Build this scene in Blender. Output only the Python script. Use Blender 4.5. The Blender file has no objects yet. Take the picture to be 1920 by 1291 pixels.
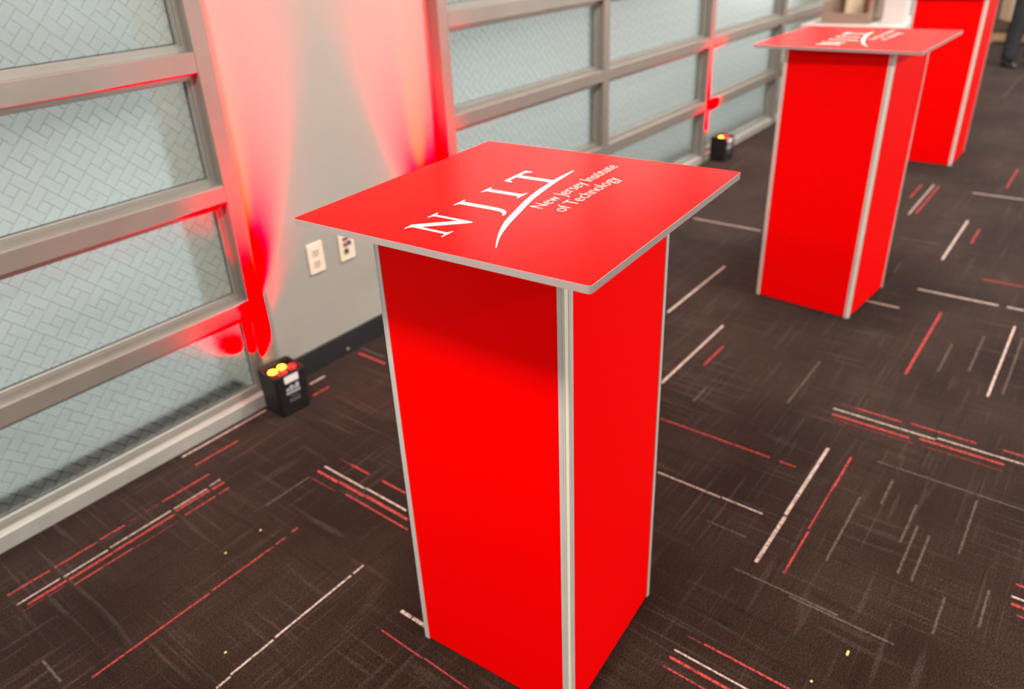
import bpy, bmesh, math, random
from mathutils import Matrix, Vector
random.seed(7)
PI = math.pi
S = bpy.context.scene
C = S.collection

# ------------------------------------------------------------------ camera
# X runs along the wall of glazed doors, Y points at that wall, Z is up; metres.
FPX, HC, PITCH, ROLL, HEAD = 1410.5, 1.489, 0.4741, -0.0566, math.radians(50)
cam_d = bpy.data.cameras.new('camera')
cam = bpy.data.objects.new('camera', cam_d); C.objects.link(cam); S.camera = cam
cam_d.sensor_width = 36.0; cam_d.sensor_fit = 'HORIZONTAL'
cam_d.lens = FPX / 1920 * 36.0
cam_d.shift_x = 27.1 / 1920; cam_d.shift_y = -45.0 / 1920
cam_d.clip_start = 0.02
right = Vector((math.cos(HEAD), -math.sin(HEAD), 0)); ahead = Vector((math.sin(HEAD), math.cos(HEAD), 0))
upz = Vector((0, 0, 1))
fw = ahead * math.cos(PITCH) - upz * math.sin(PITCH)
up0 = ahead * math.sin(PITCH) + upz * math.cos(PITCH)
r2 = right * math.cos(ROLL) + up0 * math.sin(ROLL)
u2 = -right * math.sin(ROLL) + up0 * math.cos(ROLL)
M = Matrix((r2, u2, -fw)).transposed().to_4x4(); M.translation = (0, 0, HC)
cam.matrix_world = M
cam_d.dof.use_dof = True; cam_d.dof.focus_distance = 1.22; cam_d.dof.aperture_fstop = 2.9

# ------------------------------------------------------------------ sky, exposure
W = bpy.data.worlds.new('overcast_sky'); S.world = W; W.use_nodes = True
W.node_tree.nodes['Background'].inputs[0].default_value = (1.0, 0.985, 0.95, 1)
W.node_tree.nodes['Background'].inputs[1].default_value = 3.0
S.view_settings.view_transform = 'Standard'; S.view_settings.look = 'None'
S.view_settings.gamma = 1.0; S.view_settings.use_curve_mapping = False
S.view_settings.exposure = 0.25
LAMP_W = 80.0         # one ceiling panel
UP_W = 150.0            # one LED of an uplight

# ------------------------------------------------------------------ materials
def mat(name, col, rough=0.5, metal=0.0, spec=0.5, var=0.0, vscale=30.0, bump=0.0, bscale=200.0, emit=None, es=0.0, sheen=0.0, ior=1.5):
    m = bpy.data.materials.new(name); m.use_nodes = True
    n, l = m.node_tree.nodes, m.node_tree.links
    b = n['Principled BSDF']
    b.inputs['Base Color'].default_value = (*col, 1); b.inputs['Roughness'].default_value = rough
    b.inputs['Metallic'].default_value = metal; b.inputs['Specular IOR Level'].default_value = spec
    b.inputs['Sheen Weight'].default_value = sheen; b.inputs['IOR'].default_value = ior
    if emit: b.inputs['Emission Color'].default_value = (*emit, 1); b.inputs['Emission Strength'].default_value = es
    if var or bump:
        tc = n.new('ShaderNodeTexCoord')
    if var:
        t = n.new('ShaderNodeTexNoise'); t.inputs['Scale'].default_value = vscale; t.inputs['Detail'].default_value = 4
        l.new(tc.outputs['Object'], t.inputs['Vector'])
        r = n.new('ShaderNodeValToRGB')
        r.color_ramp.elements[0].position = 0.3; r.color_ramp.elements[1].position = 0.7
        r.color_ramp.elements[0].color = (*[c * (1 - var) for c in col], 1)
        r.color_ramp.elements[1].color = (*[min(1, c * (1 + var)) for c in col], 1)
        l.new(t.outputs['Fac'], r.inputs['Fac']); l.new(r.outputs['Color'], b.inputs['Base Color'])
    if bump:
        t = n.new('ShaderNodeTexNoise'); t.inputs['Scale'].default_value = bscale; t.inputs['Detail'].default_value = 3
        l.new(tc.outputs['Object'], t.inputs['Vector'])
        u = n.new('ShaderNodeBump'); u.inputs['Strength'].default_value = bump; u.inputs['Distance'].default_value = 0.001
        l.new(t.outputs['Fac'], u.inputs['Height']); l.new(u.outputs['Normal'], b.inputs['Normal'])
    return m

class NT:
    def __init__(s, m): s.n, s.l = m.node_tree.nodes, m.node_tree.links
    def put(s, v, sock):
        if isinstance(v, (int, float)): sock.default_value = v
        else: s.l.new(v, sock)
    def m(s, op, a, b=0.0, c=0.0):
        x = s.n.new('ShaderNodeMath'); x.operation = op
        for v, k in zip((a, b, c), x.inputs): s.put(v, k)
        return x.outputs[0]
    def noise(s, vec, scale, detail=2.0, rough=0.5):
        t = s.n.new('ShaderNodeTexNoise'); t.inputs['Scale'].default_value = scale
        t.inputs['Detail'].default_value = detail; t.inputs['Roughness'].default_value = rough
        s.l.new(vec, t.inputs['Vector']); return t.outputs['Fac']
    def mapping(s, vec, scale, loc=(0, 0, 0)):
        x = s.n.new('ShaderNodeMapping'); x.inputs['Scale'].default_value = scale; x.inputs['Location'].default_value = loc
        s.l.new(vec, x.inputs['Vector']); return x.outputs[0]
    def step(s, v, lo, hi):
        x = s.n.new('ShaderNodeMapRange'); x.interpolation_type = 'SMOOTHSTEP'
        x.inputs['From Min'].default_value = lo; x.inputs['From Max'].default_value = hi
        s.l.new(v, x.inputs['Value']); return x.outputs[0]
    def mix(s, f, a, b, mode='MIX'):
        x = s.n.new('ShaderNodeMix'); x.data_type = 'RGBA'; x.blend_type = mode
        s.put(f, x.inputs[0])
        for v, k in ((a, x.inputs[6]), (b, x.inputs[7])):
            if isinstance(v, tuple): k.default_value = (*v, 1)
            else: s.l.new(v, k)
        return x.outputs[2]

def carpet_material():
    m = mat('dark_carpet', (0.03, 0.02, 0.018), rough=0.95, spec=0.0, sheen=0.085)
    t = NT(m); b = t.n['Principled BSDF']
    b.inputs['Sheen Roughness'].default_value = 0.5
    co = t.n.new('ShaderNodeTexCoord').outputs['Object']
    broad = t.noise(co, 2.2, 3)
    c = t.mix(t.step(broad, 0.35, 0.65), (0.0150, 0.0074, 0.0048), (0.0255, 0.0150, 0.0106))
    patches = t.mapping(co, (1.64, 1.64, 1.0), (0.37, 0.61, 0))
    # woven streaks along both tile directions
    for k, (sx, sy, off) in enumerate(((2.2, 95, 0.0), (95, 2.2, 7.3), (3.0, 40, 3.1), (40, 3.0, 11.7))):
        v = t.noise(t.mapping(co, (sx, sy, 1), (off, off * 1.7, 0)), 1.0, 1.5)
        where = t.step(t.noise(t.mapping(co, (1, 1, 1), (off + 3, off - 5, 0)), 2.6, 1), 0.38, 0.62)
        f = t.m('MULTIPLY', t.step(v, 0.60, 0.68), t.m('MULTIPLY', where, 0.36 if k < 2 else 0.26))
        c = t.mix(f, c, (0.070, 0.052, 0.045))
        d = t.noise(t.mapping(co, (sx * 0.7, sy * 0.8, 1), (off + 21, off + 4, 0)), 1.0, 1.0)
        c = t.mix(t.m('MULTIPLY', t.step(d, 0.64, 0.72), 0.35), c, (0.006, 0.004, 0.003))
    speck = t.noise(co, 260.0, 2.5, 0.85)
    c = t.mix(1.0, c, t.mix(t.step(speck, 0.36, 0.66), (0.28, 0.26, 0.25), (1.85, 1.8, 1.8)), 'MULTIPLY')
    t.l.new(c, b.inputs['Base Color'])
    u = t.n.new('ShaderNodeBump'); u.inputs['Strength'].default_value = 0.6; u.inputs['Distance'].default_value = 0.003
    t.l.new(speck, u.inputs['Height']); t.l.new(u.outputs['Normal'], b.inputs['Normal'])
    return m

def yarn_material(name, col, dark):
    m = mat(name, col, rough=0.95, spec=0.1); t = NT(m); b = t.n['Principled BSDF']
    co = t.n.new('ShaderNodeTexCoord').outputs['Object']
    t.l.new(t.mix(t.step(t.noise(co, 170.0, 2, 0.7), 0.36, 0.56), dark, col), b.inputs['Base Color'])
    return m

def film_glass():
    """Frosted privacy film: sanded rectangles in a 45 degree pinwheel weave with clear joints."""
    m = bpy.data.materials.new('frosted_film_glass'); m.use_nodes = True
    t = NT(m); n, l = t.n, t.l
    p = n.new('ShaderNodeSeparateXYZ'); l.new(n.new('ShaderNodeNewGeometry').outputs['Position'], p.inputs[0])
    k = 1 / math.sqrt(2) / 0.0304
    dx = t.m('SUBTRACT', p.outputs['X'], 0.811); dz = t.m('SUBTRACT', p.outputs['Z'], 1.084)
    u = t.m('MULTIPLY_ADD', t.m('SUBTRACT', dx, dz), k, 301.5)
    v = t.m('MULTIPLY_ADD', t.m('ADD', dx, dz), -k, 301.5)
    um, vm = t.m('FLOORED_MODULO', u, 3.0), t.m('FLOORED_MODULO', v, 3.0)
    def near(a, am, bm, skip_low, skip_high):
        r = t.m('ROUND', a); d = t.m('ABSOLUTE', t.m('SUBTRACT', a, r))
        line = t.m('SUBTRACT', 1.0, t.step(d, 0.035, 0.085))
        rm = t.m('FLOORED_MODULO', r, 3.0)
        s1 = t.m('MULTIPLY', t.m('COMPARE', rm, float(skip_low), 0.2), t.m('LESS_THAN', bm, 1.0))
        s2 = t.m('MULTIPLY', t.m('COMPARE', rm, float(skip_high), 0.2), t.m('GREATER_THAN', bm, 2.0))
        return t.m('MULTIPLY', line, t.m('SUBTRACT', 1.0, t.m('MAXIMUM', s1, s2)))
    line = t.m('MAXIMUM', near(u, um, vm, 2, 1), near(v, vm, um, 1, 2))
    b = n['Principled BSDF']
    l.new(t.mix(line, (0.89, 0.94, 0.90), (0.70, 0.75, 0.72)), b.inputs['Base Color']); b.inputs['IOR'].default_value = 1.15
    b.inputs['Transmission Weight'].default_value = 1.0
    l.new(t.m('SUBTRACT', 0.30, t.m('MULTIPLY', line, 0.13)), b.inputs['Roughness'])
    gl = n.new('ShaderNodeBsdfGlossy'); gl.inputs['Roughness'].default_value = 0.33; gl.inputs['Color'].default_value = (1, 1, 1, 1)
    df = n.new('ShaderNodeBsdfDiffuse'); df.inputs['Color'].default_value = (0.66, 0.72, 0.70, 1)
    x = n.new('ShaderNodeMixShader'); l.new(t.m('SUBTRACT', 0.035, t.m('MULTIPLY', line, 0.02)), x.inputs[0])
    l.new(b.outputs[0], x.inputs[1]); l.new(df.outputs[0], x.inputs[2])
    y = n.new('ShaderNodeMixShader'); y.inputs[0].default_value = 0.05
    l.new(x.outputs[0], y.inputs[1]); l.new(gl.outputs[0], y.inputs[2])
    l.new(y.outputs[0], n['Material Output'].inputs['Surface'])
    return m

MT = dict(
    red=mat('red_laminate_panel', (0.98, 0.0, 0.0), rough=0.5, spec=0.06),
    redtop=mat('red_satin_top', (0.95, 0.001, 0.001), rough=0.26, spec=0.12, bump=0.03, bscale=900, ior=1.28),
    core=mat('white_acrylic_edge', (0.39, 0.325, 0.31), rough=0.4, spec=0.3),
    alu=mat('anodised_post', (0.74, 0.71, 0.675), rough=0.36, metal=0.25, var=0.03, vscale=14),
    cream=mat('cream_slot_strip', (0.88, 0.84, 0.66), rough=0.5),
    print=mat('white_vinyl_print', (0.66, 0.60, 0.55), rough=0.45),
    frame=mat('door_aluminium', (0.215, 0.203, 0.176), rough=0.42, metal=0.2, var=0.05, vscale=9, bump=0.05, bscale=400),
    bead=mat('glazing_bead_aluminium', (0.27, 0.265, 0.235), rough=0.4, metal=0.4, var=0.05, vscale=9),
    kick=mat('pale_bottom_rail', (0.35, 0.355, 0.325), rough=0.45, metal=0.1, var=0.06, vscale=12),
    gasket=mat('dark_gasket', (0.03, 0.03, 0.03), rough=0.7),
    film=film_glass(),
    wall=mat('painted_wall', (0.318, 0.317, 0.281), rough=0.8, spec=0.25, var=0.015, vscale=3, bump=0.12, bscale=160),
    white=mat('white_paint', (0.62, 0.60, 0.57), rough=0.7, spec=0.3, var=0.01, vscale=2),
    vinyl=mat('black_vinyl_base', (0.018, 0.018, 0.02), rough=0.5, spec=0.4, var=0.1, vscale=20),
    carpet=carpet_material(),
    yw=yarn_material('cream_yarn', (0.48, 0.40, 0.345), (0.16, 0.12, 0.10)),
    yr=yarn_material('red_yarn', (0.40, 0.055, 0.050), (0.10, 0.018, 0.015)),
    yd=yarn_material('faded_red_yarn', (0.14, 0.032, 0.028), (0.025, 0.013, 0.011)),
    ym=yarn_material('mauve_yarn', (0.090, 0.068, 0.060), (0.030, 0.021, 0.018)),
    black=mat('black_plastic', (0.011, 0.010, 0.010), rough=0.5, spec=0.35, bump=0.1, bscale=300),
    blackgloss=mat('black_lens_well', (0.012, 0.008, 0.008), rough=0.25),
    led_y=mat('amber_led', (0.9, 0.5, 0.05), rough=0.2, emit=(1.0, 0.42, 0.015), es=7.0),
    led_r=mat('red_led', (0.9, 0.02, 0.02), rough=0.2, emit=(1.0, 0.01, 0.015), es=2.2),
    sticker=mat('white_sticker', (0.80, 0.74, 0.72), rough=0.6, var=0.05, vscale=80),
    ink=mat('grey_print', (0.42, 0.42, 0.43), rough=0.6),
    dimink=mat('dim_print', (0.10, 0.105, 0.09), rough=0.6),
    almond=mat('almond_plastic', (0.80, 0.68, 0.54), rough=0.4),
    socket=mat('almond_socket', (0.66, 0.53, 0.43), rough=0.45),
    slot=mat('dark_slot', (0.05, 0.04, 0.035), rough=0.7),
    maroon=mat('maroon_jack', (0.22, 0.035, 0.04), rough=0.5), navy=mat('navy_jack', (0.03, 0.06, 0.11), rough=0.5),
    concrete=mat('pale_concrete', (0.218, 0.247, 0.247), rough=0.9, spec=0.2, var=0.12, vscale=1.4),
    asphalt=mat('black_drain_strip', (0.012, 0.013, 0.013), rough=0.9, spec=0.1),
    sill=mat('stone_sill', (0.40, 0.42, 0.38), rough=0.8, var=0.1, vscale=12),
    cloth=mat('white_table_linen', (0.50, 0.485, 0.46), rough=0.85, var=0.03, vscale=20, bump=0.2, bscale=500),
    kraft=mat('tan_board', (0.29, 0.205, 0.15), rough=0.75, var=0.08, vscale=18),
    brown=mat('brown_inside', (0.12, 0.065, 0.035), rough=0.8, var=0.15, vscale=10),
    pink=mat('pink_red_card', (0.55, 0.10, 0.09), rough=0.6),
    walnut=mat('dark_walnut', (0.075, 0.05, 0.035), rough=0.5, var=0.25, vscale=7),
    oak=mat('pale_oak', (0.42, 0.27, 0.14), rough=0.5, var=0.15, vscale=9),
    suit=mat('charcoal_wool', (0.016, 0.017, 0.020), rough=0.9, spec=0.15, var=0.2, vscale=40),
    trouser=mat('dark_trouser_wool', (0.036, 0.036, 0.040), rough=0.9, spec=0.15, var=0.25, vscale=30),
    leather=mat('black_shoe_leather', (0.010, 0.008, 0.007), rough=0.35),
    skin=mat('skin', (0.48, 0.29, 0.21), rough=0.55), hair=mat('dark_hair', (0.02, 0.014, 0.01), rough=0.6, bump=0.3, bscale=150),
    folder=mat('beige_folder', (0.58, 0.47, 0.34), rough=0.7, var=0.04, vscale=12),
    shirt=mat('white_shirt', (0.75, 0.75, 0.76), rough=0.8),
    tile=mat('ceiling_tile', (0.72, 0.71, 0.69), rough=0.95, var=0.04, vscale=60),
    diffuser=mat('lit_diffuser', (0.9, 0.9, 0.88), rough=0.6, emit=(1, 0.95, 0.88), es=1.5),
    speck=mat('yellow_paper', (0.62, 0.55, 0.22), rough=0.8),
)

# ------------------------------------------------------------------ helpers
def obj(name, bm, m, parent=None, loc=None, smooth=False):
    me = bpy.data.meshes.new(name)
    if isinstance(bm, bmesh.types.BMesh):
        bmesh.ops.recalc_face_normals(bm, faces=bm.faces); bm.to_mesh(me); bm.free()
    else: me = bm; me.name = name
    for x in (m if isinstance(m, (list, tuple)) else [m]): me.materials.append(MT[x])
    if smooth:
        for p in me.polygons: p.use_smooth = True
    o = bpy.data.objects.new(name, me); C.objects.link(o)
    if parent: o.parent = parent
    if loc: o.location = loc
    return o
def share(o, name, parent, loc=None, rotz=None):
    c = o.copy(); c.name = name; C.objects.link(c); c.parent = parent
    if loc is not None: c.location = loc
    if rotz is not None: c.rotation_euler.z = rotz
    return c
def tag(o, label, cat, group=None):
    o['label'] = label; o['category'] = cat
    if group: o['group'] = group
    return o
def thing(name, label, cat, loc=(0, 0, 0), rz=0.0, group=None):
    o = bpy.data.objects.new(name, None); C.objects.link(o); o.empty_display_size = 0.1
    o.location = loc; o.rotation_euler.z = rz
    return tag(o, label, cat, group)
def struct(o): o['kind'] = 'structure'; return o
def struct_root(name, loc=(0, 0, 0)):
    o = bpy.data.objects.new(name, None); C.objects.link(o); o.location = loc; return struct(o)
def dup(root, loc, rz, label, group=None):
    r = root.copy(); C.objects.link(r); r.location = loc; r.rotation_euler = (0, 0, rz); r['label'] = label
    if group: r['group'] = group
    for ch in list(root.children):
        c = ch.copy(); C.objects.link(c); c.parent = r
        for g in list(ch.children):
            d = g.copy(); C.objects.link(d); d.parent = c
    return r
def box(bm, x0, x1, y0, y1, z0, z1):
    v = [bm.verts.new(p) for p in ((x0, y0, z0), (x1, y0, z0), (x1, y1, z0), (x0, y1, z0), (x0, y0, z1), (x1, y0, z1), (x1, y1, z1), (x0, y1, z1))]
    for f in ((0, 3, 2, 1), (4, 5, 6, 7), (0, 1, 5, 4), (1, 2, 6, 5), (2, 3, 7, 6), (3, 0, 4, 7)): bm.faces.new([v[i] for i in f])
    return bm
def bevel(bm, w, seg=2):
    bmesh.ops.bevel(bm, geom=list(bm.edges), offset=w, segments=seg, profile=0.6, affect='EDGES'); return bm
def bbox(x0, x1, y0, y1, z0, z1, w=0.0, seg=2):
    bm = box(bmesh.new(), x0, x1, y0, y1, z0, z1)
    return bevel(bm, w, seg) if w else bm
def prism(bm, pts, z0, z1):
    a = [bm.verts.new((x, y, z0)) for x, y in pts]; b = [bm.verts.new((x, y, z1)) for x, y in pts]
    n = len(pts)
    bm.faces.new(a[::-1]); bm.faces.new(b)
    for i in range(n): bm.faces.new((a[i], a[(i + 1) % n], b[(i + 1) % n], b[i]))
    return bm
def rounded(x0, x1, y0, y1, r, n=5):
    p = []
    for cx, cy, a in ((x1 - r, y1 - r, 0), (x0 + r, y1 - r, 90), (x0 + r, y0 + r, 180), (x1 - r, y0 + r, 270)):
        for i in range(n + 1):
            t = math.radians(a + 90 * i / n); p.append((cx + r * math.cos(t), cy + r * math.sin(t)))
    return p
def loft(bm, rings, cap=True):
    """rings: list of lists of 3D points of equal length"""
    vs = [[bm.verts.new(p) for p in r] for r in rings]; n = len(rings[0])
    for a, b in zip(vs, vs[1:]):
        for i in range(n): bm.faces.new((a[i], a[(i + 1) % n], b[(i + 1) % n], b[i]))
    if cap: bm.faces.new(vs[0][::-1]); bm.faces.new(vs[-1])
    return bm
def ell(c, rx, ry, n=16, z=None): return [(c[0] + rx * math.cos(2 * PI * i / n), c[1] + ry * math.sin(2 * PI * i / n), c[2]) for i in range(n)]
def disc(bm, c, r, h, n=24): return loft(bm, [ell(c, r, r, n), ell((c[0], c[1], c[2] + h), r, r, n)])
def area(name, loc, sx, sy, watts, col, rot=(0, 0, 0), parent=None):
    d = bpy.data.lights.new(name, 'AREA'); d.shape = 'RECTANGLE'; d.size = sx; d.size_y = sy; d.energy = watts; d.color = col
    o = bpy.data.objects.new(name, d); C.objects.link(o); o.location = loc; o.rotation_euler = rot
    if parent: o.parent = parent
    return o
def evaluated(o):
    me = bpy.data.meshes.new_from_object(o.evaluated_get(bpy.context.evaluated_depsgraph_get())); return me

# ------------------------------------------------------------------ setting
YW, YD, YB = 2.205, 2.150, 2.52      # wall face, door face, outside face of the wall
CEIL = 3.0
XA, XZ, YR = -4.0, 14.5, -5.5        # room ends
floor = struct(obj('floor', bbox(XA, XZ, YR, 2.30, -0.05, 0.0), 'carpet'))
STRIPES = [
('x',1.968,0.27,0.378,'r',0.0055), ('x',1.968,0.391,0.512,'r',0.0055), ('x',1.971,0.52,0.593,'r',0.0055),
('x',1.975,0.715,0.876,'r',0.0055), ('x',1.974,0.608,0.703,'d',0.004), ('x',1.913,0.271,0.382,'w',0.0042),
('x',1.911,0.39,0.513,'w',0.0042), ('x',1.915,0.522,0.709,'w',0.0042), ('x',1.915,0.719,0.831,'w',0.0042),
('x',1.921,0.845,0.882,'w',0.0042), ('x',1.891,0.289,0.389,'r',0.008), ('x',1.889,0.395,0.516,'r',0.008),
('x',1.89,0.52,0.707,'r',0.008), ('x',1.901,0.717,0.831,'r',0.008), ('x',1.898,0.84,0.881,'r',0.008),
('x',1.876,0.272,0.376,'d',0.0045), ('x',1.854,0.559,0.694,'d',0.0045), ('x',1.858,0.396,0.559,'r',0.0042),
('x',1.861,0.722,0.826,'r',0.0042), ('x',1.862,0.839,0.875,'r',0.0042), ('x',2.054,0.877,1.038,'r',0.006),
('x',2.131,0.874,1.209,'w',0.008), ('x',1.53,0.286,0.486,'r',0.0042), ('x',1.53,0.486,0.596,'r',0.0042),
('x',1.533,0.604,0.8,'r',0.0042), ('x',1.535,0.809,0.842,'r',0.0042), ('x',1.538,0.867,0.888,'r',0.0042),
('x',1.267,0.445,0.482,'w',0.0048), ('x',1.271,0.486,0.605,'w',0.0048), ('x',1.273,0.612,0.856,'w',0.0048),
('x',1.273,0.864,0.9,'w',0.0048), ('y',1.174,1.548,1.632,'r',0.006), ('y',1.176,1.389,1.49,'r',0.006),
('y',1.174,1.632,1.686,'d',0.004), ('y',1.119,1.509,1.696,'w',0.0055), ('y',1.122,1.331,1.505,'w',0.0055),
('y',1.091,1.601,1.696,'r',0.009), ('y',1.094,1.483,1.595,'r',0.009), ('y',1.097,1.302,1.479,'r',0.009),
('y',1.057,1.574,1.69,'d',0.0045), ('y',1.067,1.272,1.535,'r',0.0045), ('y',0.851,1.047,1.081,'w',0.009),
('y',0.852,0.999,1.042,'w',0.009), ('y',0.781,0.944,1.077,'r',0.003), ('y',0.784,0.802,0.937,'r',0.003),
('x',1.694,0.89,1.057,'m',0.006), ('y',0.236,1.579,1.678,'m',0.006), ('y',1.956,0.57,0.944,'r',0.006),
('y',1.955,0.491,0.539,'r',0.006), ('y',1.696,0.618,0.817,'w',0.005), ('y',1.698,0.492,0.613,'w',0.005),
('x',0.438,1.513,1.723,'w',0.0095), ('x',0.44,1.731,2.103,'w',0.0095), ('x',0.369,1.926,2.097,'r',0.006),
('x',0.37,1.711,1.926,'r',0.0035), ('x',0.367,1.517,1.701,'r',0.005), ('y',2.335,0.185,0.496,'w',0.0055),
('y',2.346,-0.115,0.181,'w',0.0055), ('y',2.377,0.292,0.433,'r',0.006), ('y',2.384,0.079,0.265,'r',0.006),
('y',2.39,-0.111,0.011,'r',0.006), ('y',2.377,0.437,0.485,'d',0.005), ('y',2.298,0.252,0.488,'r',0.009),
('y',2.312,-0.005,0.226,'r',0.009), ('y',2.273,0.236,0.488,'d',0.006), ('y',2.277,-0.005,0.209,'d',0.006),
('y',1.809,-0.215,-0.1,'r',0.006), ('y',1.76,-0.219,-0.097,'w',0.006), ('y',1.734,-0.221,-0.1,'r',0.009),
('y',1.702,-0.224,-0.114,'r',0.004), ('y',1.199,0.238,0.436,'r',0.0055), ('y',1.197,0.436,0.482,'d',0.004),
('y',1.145,0.297,0.485,'w',0.0042), ('y',1.121,0.324,0.485,'r',0.007), ('y',1.091,0.362,0.485,'r',0.0038),
('x',0.295,1.621,1.923,'m',0.006), ('x',0.138,1.68,1.892,'m',0.006), ('x',0.16,1.796,1.978,'m',0.006),
('x',0.105,1.672,1.868,'m',0.006), ('x',0.24,1.927,2.054,'m',0.006), ('x',0.03,1.84,2.092,'m',0.006),
('x',-0.052,1.612,1.751,'m',0.006), ('x',0.028,1.532,1.665,'m',0.006), ('y',2.12,-0.078,0.299,'m',0.006),
('y',1.46,0.216,0.475,'m',0.006), ('y',1.45,0.091,0.329,'m',0.006), ('y',1.584,0.494,0.606,'m',0.006),
('y',3.821,1.325,1.717,'w',0.01), ('x',1.292,2.682,3.276,'w',0.01), ('x',1.047,2.16,2.699,'w',0.01),
('x',0.975,2.359,2.535,'r',0.008), ('x',1.931,4.826,5.086,'m',0.01), ('y',5.62,1.96,2.156,'m',0.01),
('y',4.076,0.524,0.71,'m',0.01), ('y',3.239,0.504,0.637,'w',0.011), ('x',0.468,3.876,4.507,'w',0.011),
('y',5.023,0.276,0.531,'w',0.011), ('y',3.476,0.178,0.486,'w',0.011), ('y',3.479,0.088,0.148,'w',0.011),
('x',0.748,4.461,5.077,'w',0.008), ('x',0.097,2.692,3.306,'w',0.008), ('x',0.808,4.761,5.048,'r',0.01),
('x',0.718,4.496,5.072,'r',0.01), ('x',0.396,4.173,4.403,'r',0.009), ('x',0.388,5.209,5.658,'r',0.009),
('y',3.732,0.119,0.28,'r',0.009), ('x',0.355,2.694,3.284,'r',0.009), ('y',5.623,0.524,0.67,'m',0.008),
('y',5.891,0.386,0.512,'m',0.008), ('x',0.059,2.733,3.217,'m',0.008), ('x',0.632,2.282,2.624,'m',0.008),
('x',0.266,2.777,3.022,'m',0.008), ('x',0.179,2.837,3.158,'m',0.008), ('x',0.616,3.612,3.782,'m',0.008),
('x',0.901,2.114,2.213,'m',0.008), ('x',0.793,7.977,9.164,'m',0.015), ('x',2.137,1.415,1.488,'w',0.009),
('x',2.062,1.366,1.444,'r',0.009), ('y',1.72,2.044,2.19,'m',0.01), ('y',1.686,2.007,2.165,'r',0.012),
]
for ax, c, a, b, k, w in STRIPES:
    if ax == 'x': bm = bbox(a, b, c - w / 2, c + w / 2, -0.002, 0.0012)
    else: bm = bbox(c - w / 2, c + w / 2, a, b, -0.002, 0.0012)
    obj('yarn_stripe', bm, 'y' + k, floor)

ground = struct(obj('ground', bbox(-8, 20, 2.425, 12.0, -0.06, -0.005), 'concrete'))
struct(obj('wall_backdrop', bbox(-8, 20, 8.0, 8.3, -0.06, 3.6), 'concrete'))  # unseen backdrop added to block the bright horizon behind the panes
struct(obj('trim_1', bbox(XA, XZ, 2.30, 2.325, -0.05, 0.002), 'sill'))
struct(obj('trim_2', bbox(XA, XZ, 2.325, 2.425, -0.05, -0.003), 'asphalt'))
D1 = (-2.62, 1.305); D2 = (2.305, 7.460)
TOPZ = 2.44
wl = struct_root('wall_left')
obj('pier', bbox(D1[1] - 0.03, D2[0] + 0.03, YW, YB, 0, CEIL), 'wall', wl)
obj('wall_section', bbox(D2[1] - 0.03, XZ, YW, YB, 0, CEIL), 'wall', wl)
obj('wall_section', bbox(XA, D1[0] + 0.03, YW, YB, 0, CEIL), 'wall', wl)
obj('lintel', bbox(D1[0] + 0.03, D1[1] - 0.03, YW, YB, TOPZ - 0.03, CEIL), 'wall', wl)
obj('lintel', bbox(D2[0] + 0.03, D2[1] - 0.03, YW, YB, TOPZ - 0.03, CEIL), 'wall', wl)
bb = struct(obj('baseboard_left', bbox(D1[1], D2[0], YW - 0.011, YW, 0, 0.092, 0.003), 'vinyl'))
bm = bmesh.new(); loft(bm, [[(1.66 + r * math.cos(t), y, 0.022 + r * math.sin(t)) for t in [2 * PI * i / 14 for i in range(14)]] for r, y in ((0.007, YW - 0.010), (0.007, YW - 0.0135), (0.004, YW - 0.015))])
obj('screw_cap', bm, 'bead', bb)
struct(obj('baseboard_far', bbox(D2[1], XZ, YW - 0.011, YW, 0, 0.092, 0.003), 'vinyl'))
struct(obj('ceiling', bbox(XA, XZ, YR, YB, CEIL, CEIL + 0.08), 'tile'))
wb = struct_root('wall_back')
obj('wall_section', bbox(XA - 0.12, XA, YR, YB, 0, CEIL), 'walnut', wb)  # out of view; dark finish chosen to cut bounce light from behind the camera
# far end of the hall: white wall with tall windows; right side: window wall, both open to the sky
wf = struct_root('wall_far')
for y0, y1 in ((1.75, 2.205), (-1.6, -1.3), (-5.5, -4.6)): obj('pillar', bbox(XZ, XZ + 0.2, y0, y1, 0, CEIL), 'white', wf)
obj('sill_wall', bbox(XZ, XZ + 0.2, -4.6, 1.75, 0, 0.95), 'walnut', wf)
obj('header', bbox(XZ, XZ + 0.2, -4.6, 1.75, 2.75, CEIL), 'white', wf)
wr = struct_root('wall_right')
obj('sill_wall', bbox(XA, XZ, YR - 0.2, YR, 0, 0.55), 'wall', wr)
obj('header', bbox(XA, XZ, YR - 0.2, YR, 2.7, CEIL), 'wall', wr)
obj('wall_section', bbox(XA, 0.8, YR - 0.2, YR, 0.55, 2.7), 'wall', wr)  # unseen blank stretch, windows closed here to keep left-facing sides darker
for x in (2.8, 6.2, 9.6, 13.0): obj('pillar', bbox(x, x + 0.35, YR - 0.2, YR, 0.55, 2.7), 'wall', wr)

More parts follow.
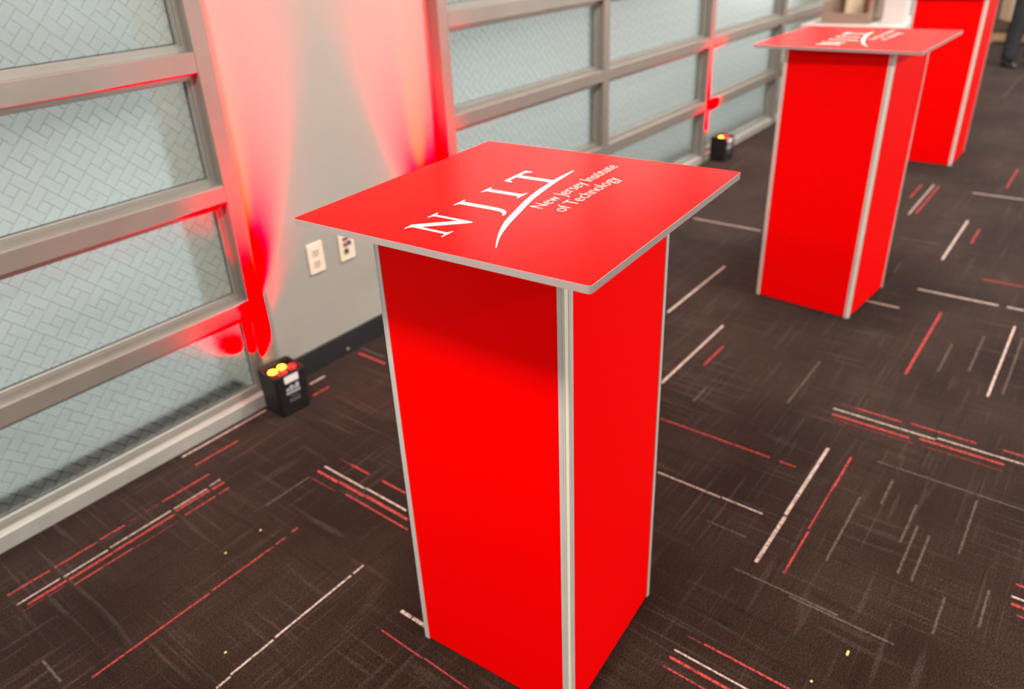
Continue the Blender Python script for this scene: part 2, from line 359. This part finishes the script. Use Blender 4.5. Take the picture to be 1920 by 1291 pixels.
# ------------------------------------------------------------------ glazed sectional doors
RAILS = [(0.0, 0.052), (0.362, 0.420), (0.765, 0.823), (1.166, 1.226), (1.568, 1.628), (1.970, 2.030), (2.382, 2.440)]
def stile_bm(x0, x1): return bbox(x0, x1, YD, YD + 0.095, 0, TOPZ, 0.002, 1)
def glazed_door(n, stiles):
    root = struct_root('door_%d' % n)
    for x0, x1 in stiles: obj('door_stile', stile_bm(x0, x1), 'frame', root)
    for (a0, a1), (b0, b1) in zip(stiles, stiles[1:]):
        for z0, z1 in RAILS: obj('door_rail', bbox(a1 - 0.001, b0 + 0.001, YD + 0.0008, YD + 0.095, z0, z1, 0.002, 1), 'kick' if z0 == 0 else 'frame', root)
        for (_, z0), (z1, _) in zip(RAILS, RAILS[1:]):
            pane = obj('glass_pane', bbox(a1 + 0.004, b0 - 0.004, YD + 0.056, YD + 0.062, z0 + 0.004, z1 - 0.004), 'film', root)
            w = 0.022
            bm = bmesh.new()
            for q0, q1, r0, r1 in ((a1, b0, z0, z0 + w), (a1, b0, z1 - w, z1), (a1, a1 + w, z0 + w, z1 - w), (b0 - w, b0, z0 + w, z1 - w)):
                box(bm, q0, q1, YD + 0.036, YD + 0.054, r0, r1)
            for q0, q1, r0, r1 in ((a1, b0, z0, z0 + w - 0.006), (a1, b0, z1 - w + 0.006, z1), (a1, a1 + w - 0.006, z0 + w - 0.006, z1 - w + 0.006), (b0 - w + 0.006, b0, z0 + w - 0.006, z1 - w + 0.006)):
                box(bm, q0, q1, YD + 0.030, YD + 0.036, r0, r1)
            obj('glazing_bead', bm, 'bead', pane)
            w2 = w + 0.003; bm = bmesh.new()
            for q0, q1, r0, r1 in ((a1, b0, z0, z0 + w2), (a1, b0, z1 - w2, z1), (a1, a1 + w2, z0 + w2, z1 - w2), (b0 - w2, b0, z0 + w2, z1 - w2)):
                box(bm, q0, q1, YD + 0.0545, YD + 0.056, r0, r1)
            obj('gasket', bm, 'gasket', pane)
    return root
glazed_door(1, [(-2.62, -2.565), (-1.36, -1.305), (-0.055, 0.0), (1.250, 1.305)])
glazed_door(2, [(2.305, 2.363), (3.545, 3.603), (4.850, 4.912), (6.150, 6.212), (7.400, 7.460)])

# ------------------------------------------------------------------ pedestals
HP, TP = 1.067, 0.012
BW, PW = 0.4046 / 2, 0.5865 / 2
def logo(parent):
    z0, z1 = 0.0004, 0.0009
    def poly(name, pts):
        bm = bmesh.new(); a = [bm.verts.new((x, y, z0)) for x, y in pts]
        f = bm.faces.new(a); r = bmesh.ops.extrude_face_region(bm, geom=[f])
        bmesh.ops.translate(bm, verts=[v for v in r['geom'] if isinstance(v, bmesh.types.BMVert)], vec=(0, 0, z1 - z0))
        bmesh.ops.triangulate(bm, faces=list(bm.faces)); return obj(name, bm, 'print', parent)
    H = 0.0815
    # N
    poly('letter', [(-.2425, 0), (-.2145, 0), (-.2145, .0022), (-.2190, .0032), (-.2232, .0060), (-.2235, .0110), (-.2235, .0620), (-.1690, -.0020), (-.1640, -.0020),
        (-.1640, .0700), (-.1636, .0755), (-.1600, .0785), (-.1545, .0795), (-.1545, H), (-.1815, H), (-.1815, .0795), (-.1760, .0785), (-.1712, .0755), (-.1705, .0700), (-.1705, .0225),
        (-.2215, H), (-.2410, H), (-.2410, .0795), (-.2350, .0780), (-.2305, .0740), (-.2298, .0700), (-.2298, .0110), (-.2302, .0060), (-.2340, .0032), (-.2425, .0022)])
    # J
    poly('letter', [(-.1092, H), (-.0770, H), (-.0770, .0795), (-.0830, .0782), (-.0862, .0755), (-.0868, .0700), (-.0868, .0060), (-.0880, -.0060), (-.0915, -.0160), (-.0980, -.0240), (-.1070, -.0285), (-.1150, -.0300),
        (-.1155, -.0272), (-.1090, -.0240), (-.1035, -.0180), (-.1005, -.0100), (-.0995, .0020), (-.0995, .0700), (-.1000, .0755), (-.1035, .0782), (-.1092, .0795)])
    # I
    poly('letter', [(-.0274, 0), (.0052, 0), (.0052, .0022), (-.0010, .0035), (-.0045, .0065), (-.0050, .0120), (-.0050, .0695), (-.0045, .0750), (-.0010, .0780), (.0045, .0793), (.0045, H),
        (-.0274, H), (-.0274, .0793), (-.0215, .0780), (-.0180, .0750), (-.0175, .0695), (-.0175, .0120), (-.0180, .0065), (-.0215, .0035), (-.0274, .0022)])
    # T
    poly('letter', [(.0785, -.0045), (.0930, -.0030), (.0930, .0745), (.1100, .0745), (.1165, .0720), (.1205, .0650), (.1235, .0650), (.1235, H + .001),
        (.0500, H + .001), (.0480, .0650), (.0510, .0650), (.0555, .0720), (.0620, .0745), (.0800, .0745), (.0800, .0100)])
    # swoosh
    top = [(-.2401, -.1010), (-.1938, -.0735), (-.1407, -.0490), (-.0845, -.0325), (-.0400, -.0205), (-.0095, -.0140), (.0300, -.0072), (.0697, -.0034), (.1000, -.0008), (.1350, -.0010), (.1680, -.0026)]
    bot = [(.1650, -.0050), (.1300, -.0085), (.0954, -.0112), (.0621, -.0152), (.0250, -.0205), (-.0130, -.0268), (-.0480, -.0352), (-.0875, -.0460), (-.1429, -.0612), (-.1945, -.0795), (-.2395, -.1025)]
    def smooth(p, k=5):
        q = [p[0]] + p + [p[-1]]; o = []
        for a, b, c, d in zip(q, q[1:], q[2:], q[3:]):
            for i in range(k):
                t = i / k
                o.append(tuple(0.5 * (2 * b[m] + (c[m] - a[m]) * t + (2 * a[m] - 5 * b[m] + 4 * c[m] - d[m]) * t * t + (3 * b[m] - a[m] - 3 * c[m] + d[m]) * t ** 3) for m in (0, 1)))
        return o + [p[-1]]
    poly('swoosh', smooth(top) + smooth(bot))
    for txt, x0, x1, y in (('New Jersey Institute', -.0560, .2300, -.0700), ('of Technology', -.0535, .1560, -.1110)):
        cu = bpy.data.curves.new('text', 'FONT'); cu.body = txt; cu.size = 0.036; cu.extrude = 0.00025; cu.offset = -0.0006; cu.resolution_u = 3
        o = bpy.data.objects.new('text', cu); C.objects.link(o); bpy.context.view_layer.update()
        me = evaluated(o); bpy.data.objects.remove(o)
        xs = [v.co.x for v in me.vertices]; a, b = min(xs), max(xs); s = (x1 - x0) / (b - a)
        cap = max(v.co.y for v in me.vertices)
        for v in me.vertices: v.co = ((v.co.x - a) * s + x0, v.co.y * 0.0268 / cap + y, v.co.z + 0.0007)
        obj('lettering', me, 'print', parent)

def make_pedestal():
    root = thing('pedestal', '', 'pedestal')
    pw, z1 = 0.0185, HP - TP             # visible flange of a corner post
    panel = bbox(-BW + pw - 0.002, BW - pw + 0.002, -BW + 0.0018, -BW + 0.010, 0.004, z1 - 0.001)
    p0 = obj('side_panel', panel, 'red', root)
    for k in (1, 2, 3): share(p0, 'side_panel', root, rotz=k * PI / 2)
    # corner extrusion, outer corner at (BW, -BW): flange, fine groove, lip, slot on the chamfer, lip, flange
    e = 0.0068; q = e / 2
    half = [(-pw, 0.0), (-e - .0042, 0.0), (-e - .0038, .0012), (-e - .0030, .0012), (-e - .0026, 0.0), (-e - .0002, 0.0)]
    mir = [(-y, -x) for x, y in half][::-1]
    inner = [(0.0 - .0022, pw), (-.0022 - .006, pw), (-.0022 - .006, .0085), (-.0085, .0022 + .006), (-pw, .0022 + .006), (-pw, .0022)]
    slot = [(-e + .0009, -.0001 + .0009), (-e + .0009 - .0022, .0009 + .0022), (-.0009 - .0022, e - .0009 + .0022), (-.0009, e - .0009)]
    pts = half + slot + mir + inner
    bm = prism(bmesh.new(), [(BW + x, -BW + y) for x, y in pts], 0.0, z1)
    post = obj('corner_post', bm, 'alu', root)
    n = Vector((1, -1)).normalized(); tt = Vector((1, 1)).normalized(); c0 = Vector((BW - e / 2, -BW + e / 2)) - n * 0.0004
    pts = [c0 + tt * 0.0030, c0 + tt * 0.0030 - n * 0.0022, c0 - tt * 0.0030 - n * 0.0022, c0 - tt * 0.0030]
    strip = obj('slot_strip', prism(bmesh.new(), [tuple(p) for p in pts], 0.0005, z1), 'cream', post)
    for k in (1, 2, 3):
        p2 = share(post, 'corner_post', root, rotz=k * PI / 2); share(strip, 'slot_strip', p2)
    bm = prism(bmesh.new(), rounded(-PW, PW, -PW, PW, 0.006), -TP, 0.0)
    top = obj('tabletop', bm, 'core', root, (0, 0, HP))
    obj('red_face', prism(bmesh.new(), rounded(-PW + .0006, PW - .0006, -PW + .0006, PW - .0006, 0.0055), -0.0002, 0.0004), 'redtop', top)
    logo(top)
    return root
ped = make_pedestal()
PG = 'red printed pedestals standing along the glazed doors'
def top_of(p): return [c for c in p.children if c.name.startswith('tabletop')][0]
ped['label'] = 'nearest red pedestal, NJIT lettering sharp on its square top, filling the middle'; ped['group'] = PG
p2 = dup(ped, (3.244, 0.835, 0), math.radians(-4.66), 'middle red pedestal, blurred, its whole top and body in view behind the nearest one')
p3 = dup(ped, (5.754, 0.944, 0), math.radians(-0.52), 'farthest red pedestal at upper right, top cut off by the frame')
ped.location = (1.047, 0.798, 0); ped.rotation_euler.z = math.radians(4.25)
top_of(ped).rotation_euler.z = math.radians(-0.73); top_of(ped).location = (0.002, -0.002, HP)
top_of(p2).rotation_euler.z = math.radians(3.2)

# ------------------------------------------------------------------ battery uplights
def spot(name, loc, watts, col, ang, blend, aim, parent):
    d = bpy.data.lights.new(name, 'SPOT'); d.energy = watts; d.color = col; d.spot_size = math.radians(ang); d.spot_blend = blend
    d.shadow_soft_size = 0.008
    # deep red and amber LEDs lie outside the sRGB gamut, hence the slightly negative green and blue
    d.color = (1, 1, 1); d.use_nodes = True; nt = d.node_tree; em = nt.nodes['Emission']
    cv = nt.nodes.new('ShaderNodeVectorMath'); cv.operation = 'MULTIPLY'
    cv.inputs[0].default_value = col; cv.inputs[1].default_value = (1, 1, 1); nt.links.new(cv.outputs[0], em.inputs['Color'])
    o = bpy.data.objects.new(name, d); C.objects.link(o); o.location = loc; o.parent = parent
    o.rotation_euler = Vector(aim).to_track_quat('-Z', 'Y').to_euler(); return o
def uplight(loc, rz, label, sx=1, lean=0.0):
    r = thing('uplight', label, 'uplight', loc, rz, 'black battery uplights on the carpet along the doors')
    a, b, h = 0.064, 0.060, 0.165
    bm = bmesh.new()
    def ring(s, z, rr=0.012): return [(x, y, z) for x, y in rounded(-a * s, a * s, -b * s, b * s, rr, 3)]
    loft(bm, [ring(0.90, 0), ring(0.94, 0.004), ring(1.0, h - 0.006), ring(0.97, h), ring(0.86, h, 0.008), ring(0.82, h - 0.016, 0.008)])
    obj('housing', bm, 'black', r)
    well = obj('lens_plate', prism(bmesh.new(), rounded(-a * .82, a * .82, -b * .82, b * .82, 0.008, 3), h - 0.018, h - 0.0155), 'blackgloss', r)
    for x, y, k in ((-0.027, 0.014, 'led_y'), (0.014, 0.020, 'led_y'), (0.040, -0.004, 'led_r'), (-0.008, -0.022, 'led_r')):
        bm = bmesh.new(); loft(bm, [ell((x, y, h - 0.0155), 0.0165, 0.0165, 18), ell((x, y, h - 0.0105), 0.0145, 0.0145, 18), ell((x, y, h - 0.0085), 0.008, 0.008, 18)])
        obj('led_lens', bm, k, well, smooth=False)
    # front face marks: sticker, emblem over a word line, small print
    yf = lambda z: -b * (0.94 + 0.06 * z / h) - 0.0006
    def mark(name, x0, x1, z0, z1, m):
        bm = bmesh.new(); loft(bm, [[(x0, yf(z0), z0), (x1, yf(z0), z0), (x1, yf(z0) + .0008, z0), (x0, yf(z0) + .0008, z0)], [(x0, yf(z1), z1), (x1, yf(z1), z1), (x1, yf(z1) + .0008, z1), (x0, yf(z1) + .0008, z1)]]); obj(name, bm, m, r)
    mark('sticker', -0.028, 0.028, 0.128, 0.156, 'sticker')
    for x0, x1, z1 in ((-.026, -.015, .108), (-.012, .000, .116), (.004, .010, .110), (.012, .025, .118)): mark('emblem', x0, x1, .097, z1, 'ink')
    for i in range(7): mark('word_mark', -.028 + i * .0082, -.0215 + i * .0082, .083, .0925, 'ink')
    for i in range(4): mark('small_print', -.016 + i * .009, -.010 + i * .009, .069, .074, 'dimink')
    for i in range(5): mark('small_print', -.020 + i * .009, -.013 + i * .009, .050, .062, 'dimink')
    spot('led_beam', (-0.027 * sx, 0.014, h + 0.002), UP_W * 0.45, (1, -.075, -.050), 112, 1.0, (-0.22 * sx, 0.10, 1), r)
    spot('led_beam', (0.008 * sx + lean * 0.4, 0.016, h + 0.002), UP_W * 4.6, (1, -.075, -.050), 46, 1.0, (0.03 * sx + lean, 0.10, 1), r)
    spot('led_beam', (0.044 * sx, 0.012, h + 0.002), UP_W * 0.65, (1, .32, -.03), 12, 0.9, (0.004 * sx, 0.16, 1), r)
    return r
uplight((1.274, 2.083, 0), math.radians(-4), 'black uplight with two glowing amber lenses at the foot of the white pier')
uplight((2.240, 2.083, 0), math.radians(4), 'black uplight hidden behind the nearest red pedestal, reddening the pier edge', -1)
uplight((5.025, 2.085, 0), math.radians(-8), 'small blurred black uplight on the floor below the red-lit door stile', 1, -0.12)
uplight((7.560, 2.083, 0), math.radians(-4), 'far black uplight behind the white table, reddening the wall end')

# ------------------------------------------------------------------ wall plates
def plate(name, label, cat, x0, x1, z0, z1):
    r = thing(name, label, cat, ((x0 + x1) / 2, YW, (z0 + z1) / 2))
    w, h = (x1 - x0) / 2, (z1 - z0) / 2
    bm = prism(bmesh.new(), rounded(-w, w, -h, h, 0.005, 3), 0, 0.006); bevel(bm, 0.001, 1)
    bm.transform(Matrix.Rotation(PI / 2, 4, 'X')); obj('cover_plate', bm, 'almond', r); return r
r = plate('wall_outlet', 'almond duplex power outlet low on the white pier, the left of two plates', 'outlet', 1.553, 1.624, 0.386, 0.504)
for dz in (0.0215, -0.0215):
    bm = prism(bmesh.new(), rounded(-.0165, .0165, -.0150, .0150, 0.010, 4), 0.005, 0.008); bm.transform(Matrix.Translation((0, 0, dz)) @ Matrix.Rotation(PI / 2, 4, 'X'))
    s = obj('socket', bm, 'socket', r)
    bm = bmesh.new()
    for x in (-.0065, .0065): box(bm, x - .0014, x + .0014, -.0086, -.0078, dz - .001, dz + .0085)
    box(bm, -.0025, .0025, -.0086, -.0078, dz - .0105, dz - .006); obj('slots', bm, 'slot', s)
r = plate('jack_plate', 'almond wall plate with dark red, navy and black jacks beside the outlet', 'wall plate', 1.702, 1.775, 0.386, 0.504)
for x, z, m, w, h in ((-.010, .030, 'maroon', .007, .006), (.009, .034, 'maroon', .007, .006), (-.010, .007, 'maroon', .007, .006), (.010, .010, 'navy', .008, .007), (-.007, -.020, 'slot', .0085, .0085)):
    obj('jack', bbox(x - w, x + w, -.013, -.005, z - h, z + h, .0015, 1), m, r)

# ------------------------------------------------------------------ table with crate by the wall
t = thing('table', 'small white linen covered table by the wall behind the middle pedestal', 'table', (6.66, 1.71, 0))
obj('table_top', bbox(-.35, .35, -.35, .35, .72, .745, .006), 'cloth', t)
for sx in (-1, 1):
    for sy in (-1, 1): obj('leg', bbox(sx * .30 - .02, sx * .30 + .02, sy * .30 - .02, sy * .30 + .02, 0, .72, .004, 1), 'white', t)
bm = bmesh.new()
n = 72; rings = []
def sq(i, s):
    a = 2 * PI * i / n; c, d = math.cos(a), math.sin(a); k = s / max(abs(c), abs(d)); return c * k, d * k
for z, s, wv in ((.7465, .352, 0), (.7435, .356, 0), (.60, .362, .006), (.42, .368, .012)):
    rings.append([(sq(i, s + wv * math.sin(i * 1.4))[0], sq(i, s + wv * math.sin(i * 1.4))[1], z) for i in range(n)])
vs = [[bm.verts.new(p) for p in q] for q in rings]
for a_, b_ in zip(vs, vs[1:]):
    for i in range(n): bm.faces.new((a_[i], a_[(i + 1) % n], b_[(i + 1) % n], b_[i]))
bm.faces.new(vs[0]); obj('tablecloth', bm, 'cloth', t)
cr = thing('crate', 'tan open crate with a centre divider on the white table', 'crate', (6.60, 1.775, .7475))
obj('front_board', bbox(-.20, -.188, -.17, .17, 0, .075, .002, 1), 'kraft', cr)
obj('back_board', bbox(.188, .20, -.17, .17, 0, .26, .002, 1), 'brown', cr)
obj('bottom_board', bbox(-.188, .188, -.17, .17, 0, .012), 'kraft', cr)
for y in (-.17, .158): obj('end_board', bbox(-.188, .188, y, y + .012, 0, .16, .002, 1), 'kraft', cr)
obj('divider', bbox(-.186, .186, -.020, .012, .012, .24, .002, 1), 'folder', cr)
tag(obj('card', bbox(-.004, .004, -.03, .03, 0, .21), 'pink', None, (6.66, 1.655, .7600)), 'pink-red card standing in the tan crate', 'card')
wbx = thing('paper_stack', 'tall white box of paper standing on the white table beside the farthest pedestal', 'box', (6.55, 1.455, .7475))
for i in range(5): obj('paper_block', bbox(-.07, .07, -.075 + i * .030, -.046 + i * .030, 0, .22, .002, 1), 'white', wbx)
bkx = thing('tray', 'black tray lying across the white box at the top edge of the picture', 'tray', (6.58, 1.50, .9675))
obj('tray_base', bbox(-.11, .11, -.14, .14, 0, .010, .002, 1), 'vinyl', bkx)
for q in ((-.11, -.100, -.14, .14), (.100, .11, -.14, .14), (-.10, .10, -.14, -.13), (-.10, .10, .13, .14)): obj('tray_rim', bbox(*q, .010, .035), 'vinyl', bkx)

# ------------------------------------------------------------------ sideboard behind the person
sb = thing('sideboard', 'dark walnut sideboard on a pale oak base behind the standing person', 'sideboard', (11.5, 0.55, 0))
obj('body', bbox(-.22, .25, -.95, .95, .13, .92, .006), 'walnut', sb)
obj('base_rail', bbox(-.20, .20, -.90, .90, .02, .13, .004), 'oak', sb)
for y in (-.86, .86):
    for x in (-.17, .17): obj('foot', bbox(x - .03, x + .03, y - .03, y + .03, 0, .02), 'oak', sb)
for i in range(4):
    d = obj('door', bbox(-.232, -.221, -.93 + i * .467, -.93 + i * .467 + .455, .15, .90, .003, 1), 'walnut', sb)
    obj('handle', bbox(-.244, -.232, -.93 + i * .467 + (.40 if i % 2 == 0 else .035), -.93 + i * .467 + (.42 if i % 2 == 0 else .055), .48, .60, .003, 1), 'bead', d)

# ------------------------------------------------------------------ standing person (only the legs are inside the frame)
pr = thing('person', 'person in dark trousers and black shoes standing at the upper right edge', 'person', (9.70, 0.90, 0), math.radians(-62))
V, Ed, R = [], [], []
def j(p, r, par=None):
    V.append(p); R.append(r)
    if par is not None: Ed.append((par, len(V) - 1))
    return len(V) - 1
pel = j((0, 0, .98), (.155, .11)); sp = j((0, 0, 1.14), (.135, .10), pel); ch = j((0, .005, 1.32), (.165, .115), sp)
nb = j((0, .01, 1.46), (.075, .07), ch); nk = j((0, -.005, 1.53), (.052, .055), nb); h1 = j((0, -.025, 1.60), (.066, .08), nk); h2 = j((0, -.012, 1.68), (.076, .098), h1); j((0, .0, 1.755), (.05, .06), h2)
for s in (-1, 1):
    sh = j((s * .165, .01, 1.42), (.065, .065), ch); el = j((s * .235, .03, 1.14), (.046, .046), sh); wr_ = j((s * .245, -.05, .90), (.030, .028), el)
    pa = j((s * .247, -.066, .835), (.020, .040), wr_)
    for k, (dy, ln) in enumerate(((-.030, .062), (-.010, .072), (.010, .067), (.028, .054))):
        f1 = j((s * .245, -.072 + dy, .785), (.0088, .0088), pa); f2 = j((s * .238, -.080 + dy, .785 - ln * .6), (.008, .008), f1); j((s * .225, -.086 + dy, .785 - ln), (.0068, .0068), f2)
    t1 = j((s * .237, -.105, .845), (.0105, .0105), wr_); j((s * .230, -.118, .805), (.0085, .0085), t1)
    hp = j((s * .088, 0, .91), (.098, .10), pel); kn = j((s * .10, -.012, .50), (.062, .065), hp); an = j((s * .108, .022, .10), (.042, .046), kn); j((s * .112, -.07, .045), (.036, .03), an)
me = bpy.data.meshes.new('body'); me.from_pydata(V, Ed, []); o = bpy.data.objects.new('body', me); C.objects.link(o)
sk = o.modifiers.new('skin', 'SKIN'); sk.use_smooth_shade = True
for i, r in enumerate(R): me.skin_vertices[0].data[i].radius = r
me.skin_vertices[0].data[0].use_root = True
ss = o.modifiers.new('sub', 'SUBSURF'); ss.levels = 2; ss.render_levels = 2
bpy.context.view_layer.update(); me2 = evaluated(o); bpy.data.objects.remove(o)
body = obj('body', me2, ['skin', 'suit'], pr, smooth=True)
for p in me2.polygons:
    c = p.center; p.material_index = 1 if (c.z < 1.475 and not (abs(c.x) > .19 and c.z < .90)) else 0
for s in (-1, 1):      # trouser legs over the shoes
    bm = bmesh.new(); rg = []
    for z, x, y, rx, ry in ((1.00, .078, .0, .095, .125), (.86, .088, 0, .098, .118), (.68, .094, -.006, .088, .098), (.50, .100, -.010, .080, .086), (.30, .105, .008, .074, .082), (.14, .109, .012, .068, .080), (.075, .110, .002, .068, .088), (.068, .110, .002, .062, .082)):
        rg.append([(s * x + rx * math.cos(a) * (1 + .03 * math.sin(3 * a + z * 9)), y + ry * math.sin(a) * (1 + .03 * math.sin(2 * a + z * 14)), z) for a in [2 * PI * i / 20 for i in range(20)]])
    loft(bm, rg); obj('trouser_leg', bm, 'trouser', body, smooth=True)
    bm = bmesh.new(); rg = []
    for y, w, h in ((.075, .022, .050), (.070, .032, .085), (.03, .036, .095), (-.03, .038, .085), (-.09, .044, .060), (-.15, .044, .048), (-.19, .032, .040), (-.205, .016, .028)):
        rg.append([(s * .112 + w * math.cos(a), y, .012 + (h - .012) * max(0.0, math.sin(a)) if math.sin(a) > 0 else .012) for a in [PI * i / 11 for i in range(12)]])
    loft(bm, rg); sho = obj('shoe', bm, 'leather', body, smooth=True)
    bm = bmesh.new(); out = [(s * .112 + w * 1.04 * sg, y) for sg, seq in ((1, ((.078, .022), (.03, .037), (-.03, .038), (-.09, .045), (-.15, .045), (-.19, .033), (-.208, .016))),) for y, w in seq]
    out += [(s * .112 - w * 1.04, y) for y, w in ((-.208, .016), (-.19, .033), (-.15, .045), (-.09, .045), (-.03, .038), (.03, .037), (.078, .022))]
    prism(bm, out, 0.0, .0125); obj('sole', bm, 'leather', sho)
bm = bmesh.new()
loft(bm, [[(rx * math.cos(a), .005 + ry * math.sin(a), z) for a in [2 * PI * i / 24 for i in range(24)]] for z, rx, ry in ((.80, .185, .150), (.95, .182, .142), (1.14, .165, .128), (1.30, .190, .138), (1.40, .185, .118), (1.46, .105, .090), (1.475, .075, .075))]); obj('jacket', bm, 'suit', body, smooth=True)
bm = bmesh.new()
loft(bm, [[(rx * math.cos(a), .012 + ry * math.sin(a) + dy, z) for a in [2 * PI * i / 24 for i in range(24)]] for z, rx, ry, dy in ((1.60, .070, .070, .045), (1.66, .087, .095, .022), (1.72, .086, .104, .006), (1.765, .066, .080, .004), (1.79, .030, .036, .004))]); obj('hair', bm, 'hair', body, smooth=True)
for s in (-1, 1):
    bm = bmesh.new(); bmesh.ops.create_uvsphere(bm, u_segments=10, v_segments=8, radius=.011); bm.transform(Matrix.Translation((s * .031, -.094, 1.672))); obj('eye', bm, 'shirt', body, smooth=True)
    bm = bmesh.new(); bmesh.ops.create_uvsphere(bm, u_segments=10, v_segments=8, radius=.03); bm.transform(Matrix.Translation((s * .080, .005, 1.665)) @ Matrix.Diagonal((.35, .6, 1, 1))); obj('ear', bm, 'skin', body, smooth=True)
bm = bmesh.new(); loft(bm, [[(-.006, -.098, 1.675), (.006, -.098, 1.675), (0, -.105, 1.675)], [(-.014, -.095, 1.635), (.014, -.095, 1.635), (0, -.122, 1.637)]]); obj('nose', bm, 'skin', body)
obj('mouth', bbox(-.022, .022, -.103, -.094, 1.606, 1.612, .002, 1), 'pink', body)
fo = thing('folder', 'beige folder hanging at the side of the standing person', 'folder', (0, 0, 0))
cs, sn = math.cos(math.radians(-62)), math.sin(math.radians(-62))
fx, fy = -.27, -.09
fo.location = (9.70 + cs * fx - sn * fy, 0.90 + sn * fx + cs * fy, 0.46); fo.rotation_euler.z = math.radians(-62)
for x in (-.006, .001): obj('cover', bbox(x, x + .003, -.13, .13, 0, .32, .001, 1), 'folder', fo)
obj('papers', bbox(-.003, .001, -.125, .125, .006, .312), 'shirt', fo)

# ------------------------------------------------------------------ paper specks on the carpet
for k, (x, y, lab) in enumerate(((.818, 1.619, 'upper right of three yellow paper specks on the carpet left of the pedestal'), (.705, 1.623, 'upper left of three yellow paper specks on the carpet left of the pedestal'),
        (.514, 1.335, 'lowest yellow paper speck on the carpet between red and cream stripes'), (1.366, .167, 'yellow paper sliver on the carpet at lower right, the longer scrap'), (1.246, .208, 'tiny pale paper dot on the carpet at the bottom edge'))):
    w = .0075 if k == 3 else .0028
    tag(obj('paper_speck', bbox(-w, w, -.0024, .0024, 0, .0016, .0006, 1), 'speck', None, (x, y, 0.0)), lab, 'paper scrap')

# ------------------------------------------------------------------ ceiling panels
for x in (-2.9, 0.0, 2.9, 5.8, 8.7, 11.6):
    for y in (-3.4, 0.75):
        r = thing('ceiling_light', 'square white light panel set in the ceiling above the frame', 'light', (x, y, CEIL - .03), 0, 'ceiling light panels')
        bm = bmesh.new()
        for q in ((-.30, .30, -.30, -.27), (-.30, .30, .27, .30), (-.30, -.27, -.27, .27), (.27, .30, -.27, .27)): box(bm, *q, 0, .03)
        obj('frame', bm, 'white', r); obj('diffuser', bbox(-.27, .27, -.27, .27, .010, .018), 'diffuser', r)
        area('panel_lamp', (0, 0, .006), .3, .3, LAMP_W, (1, .93, .85), (0, 0, 0), r)
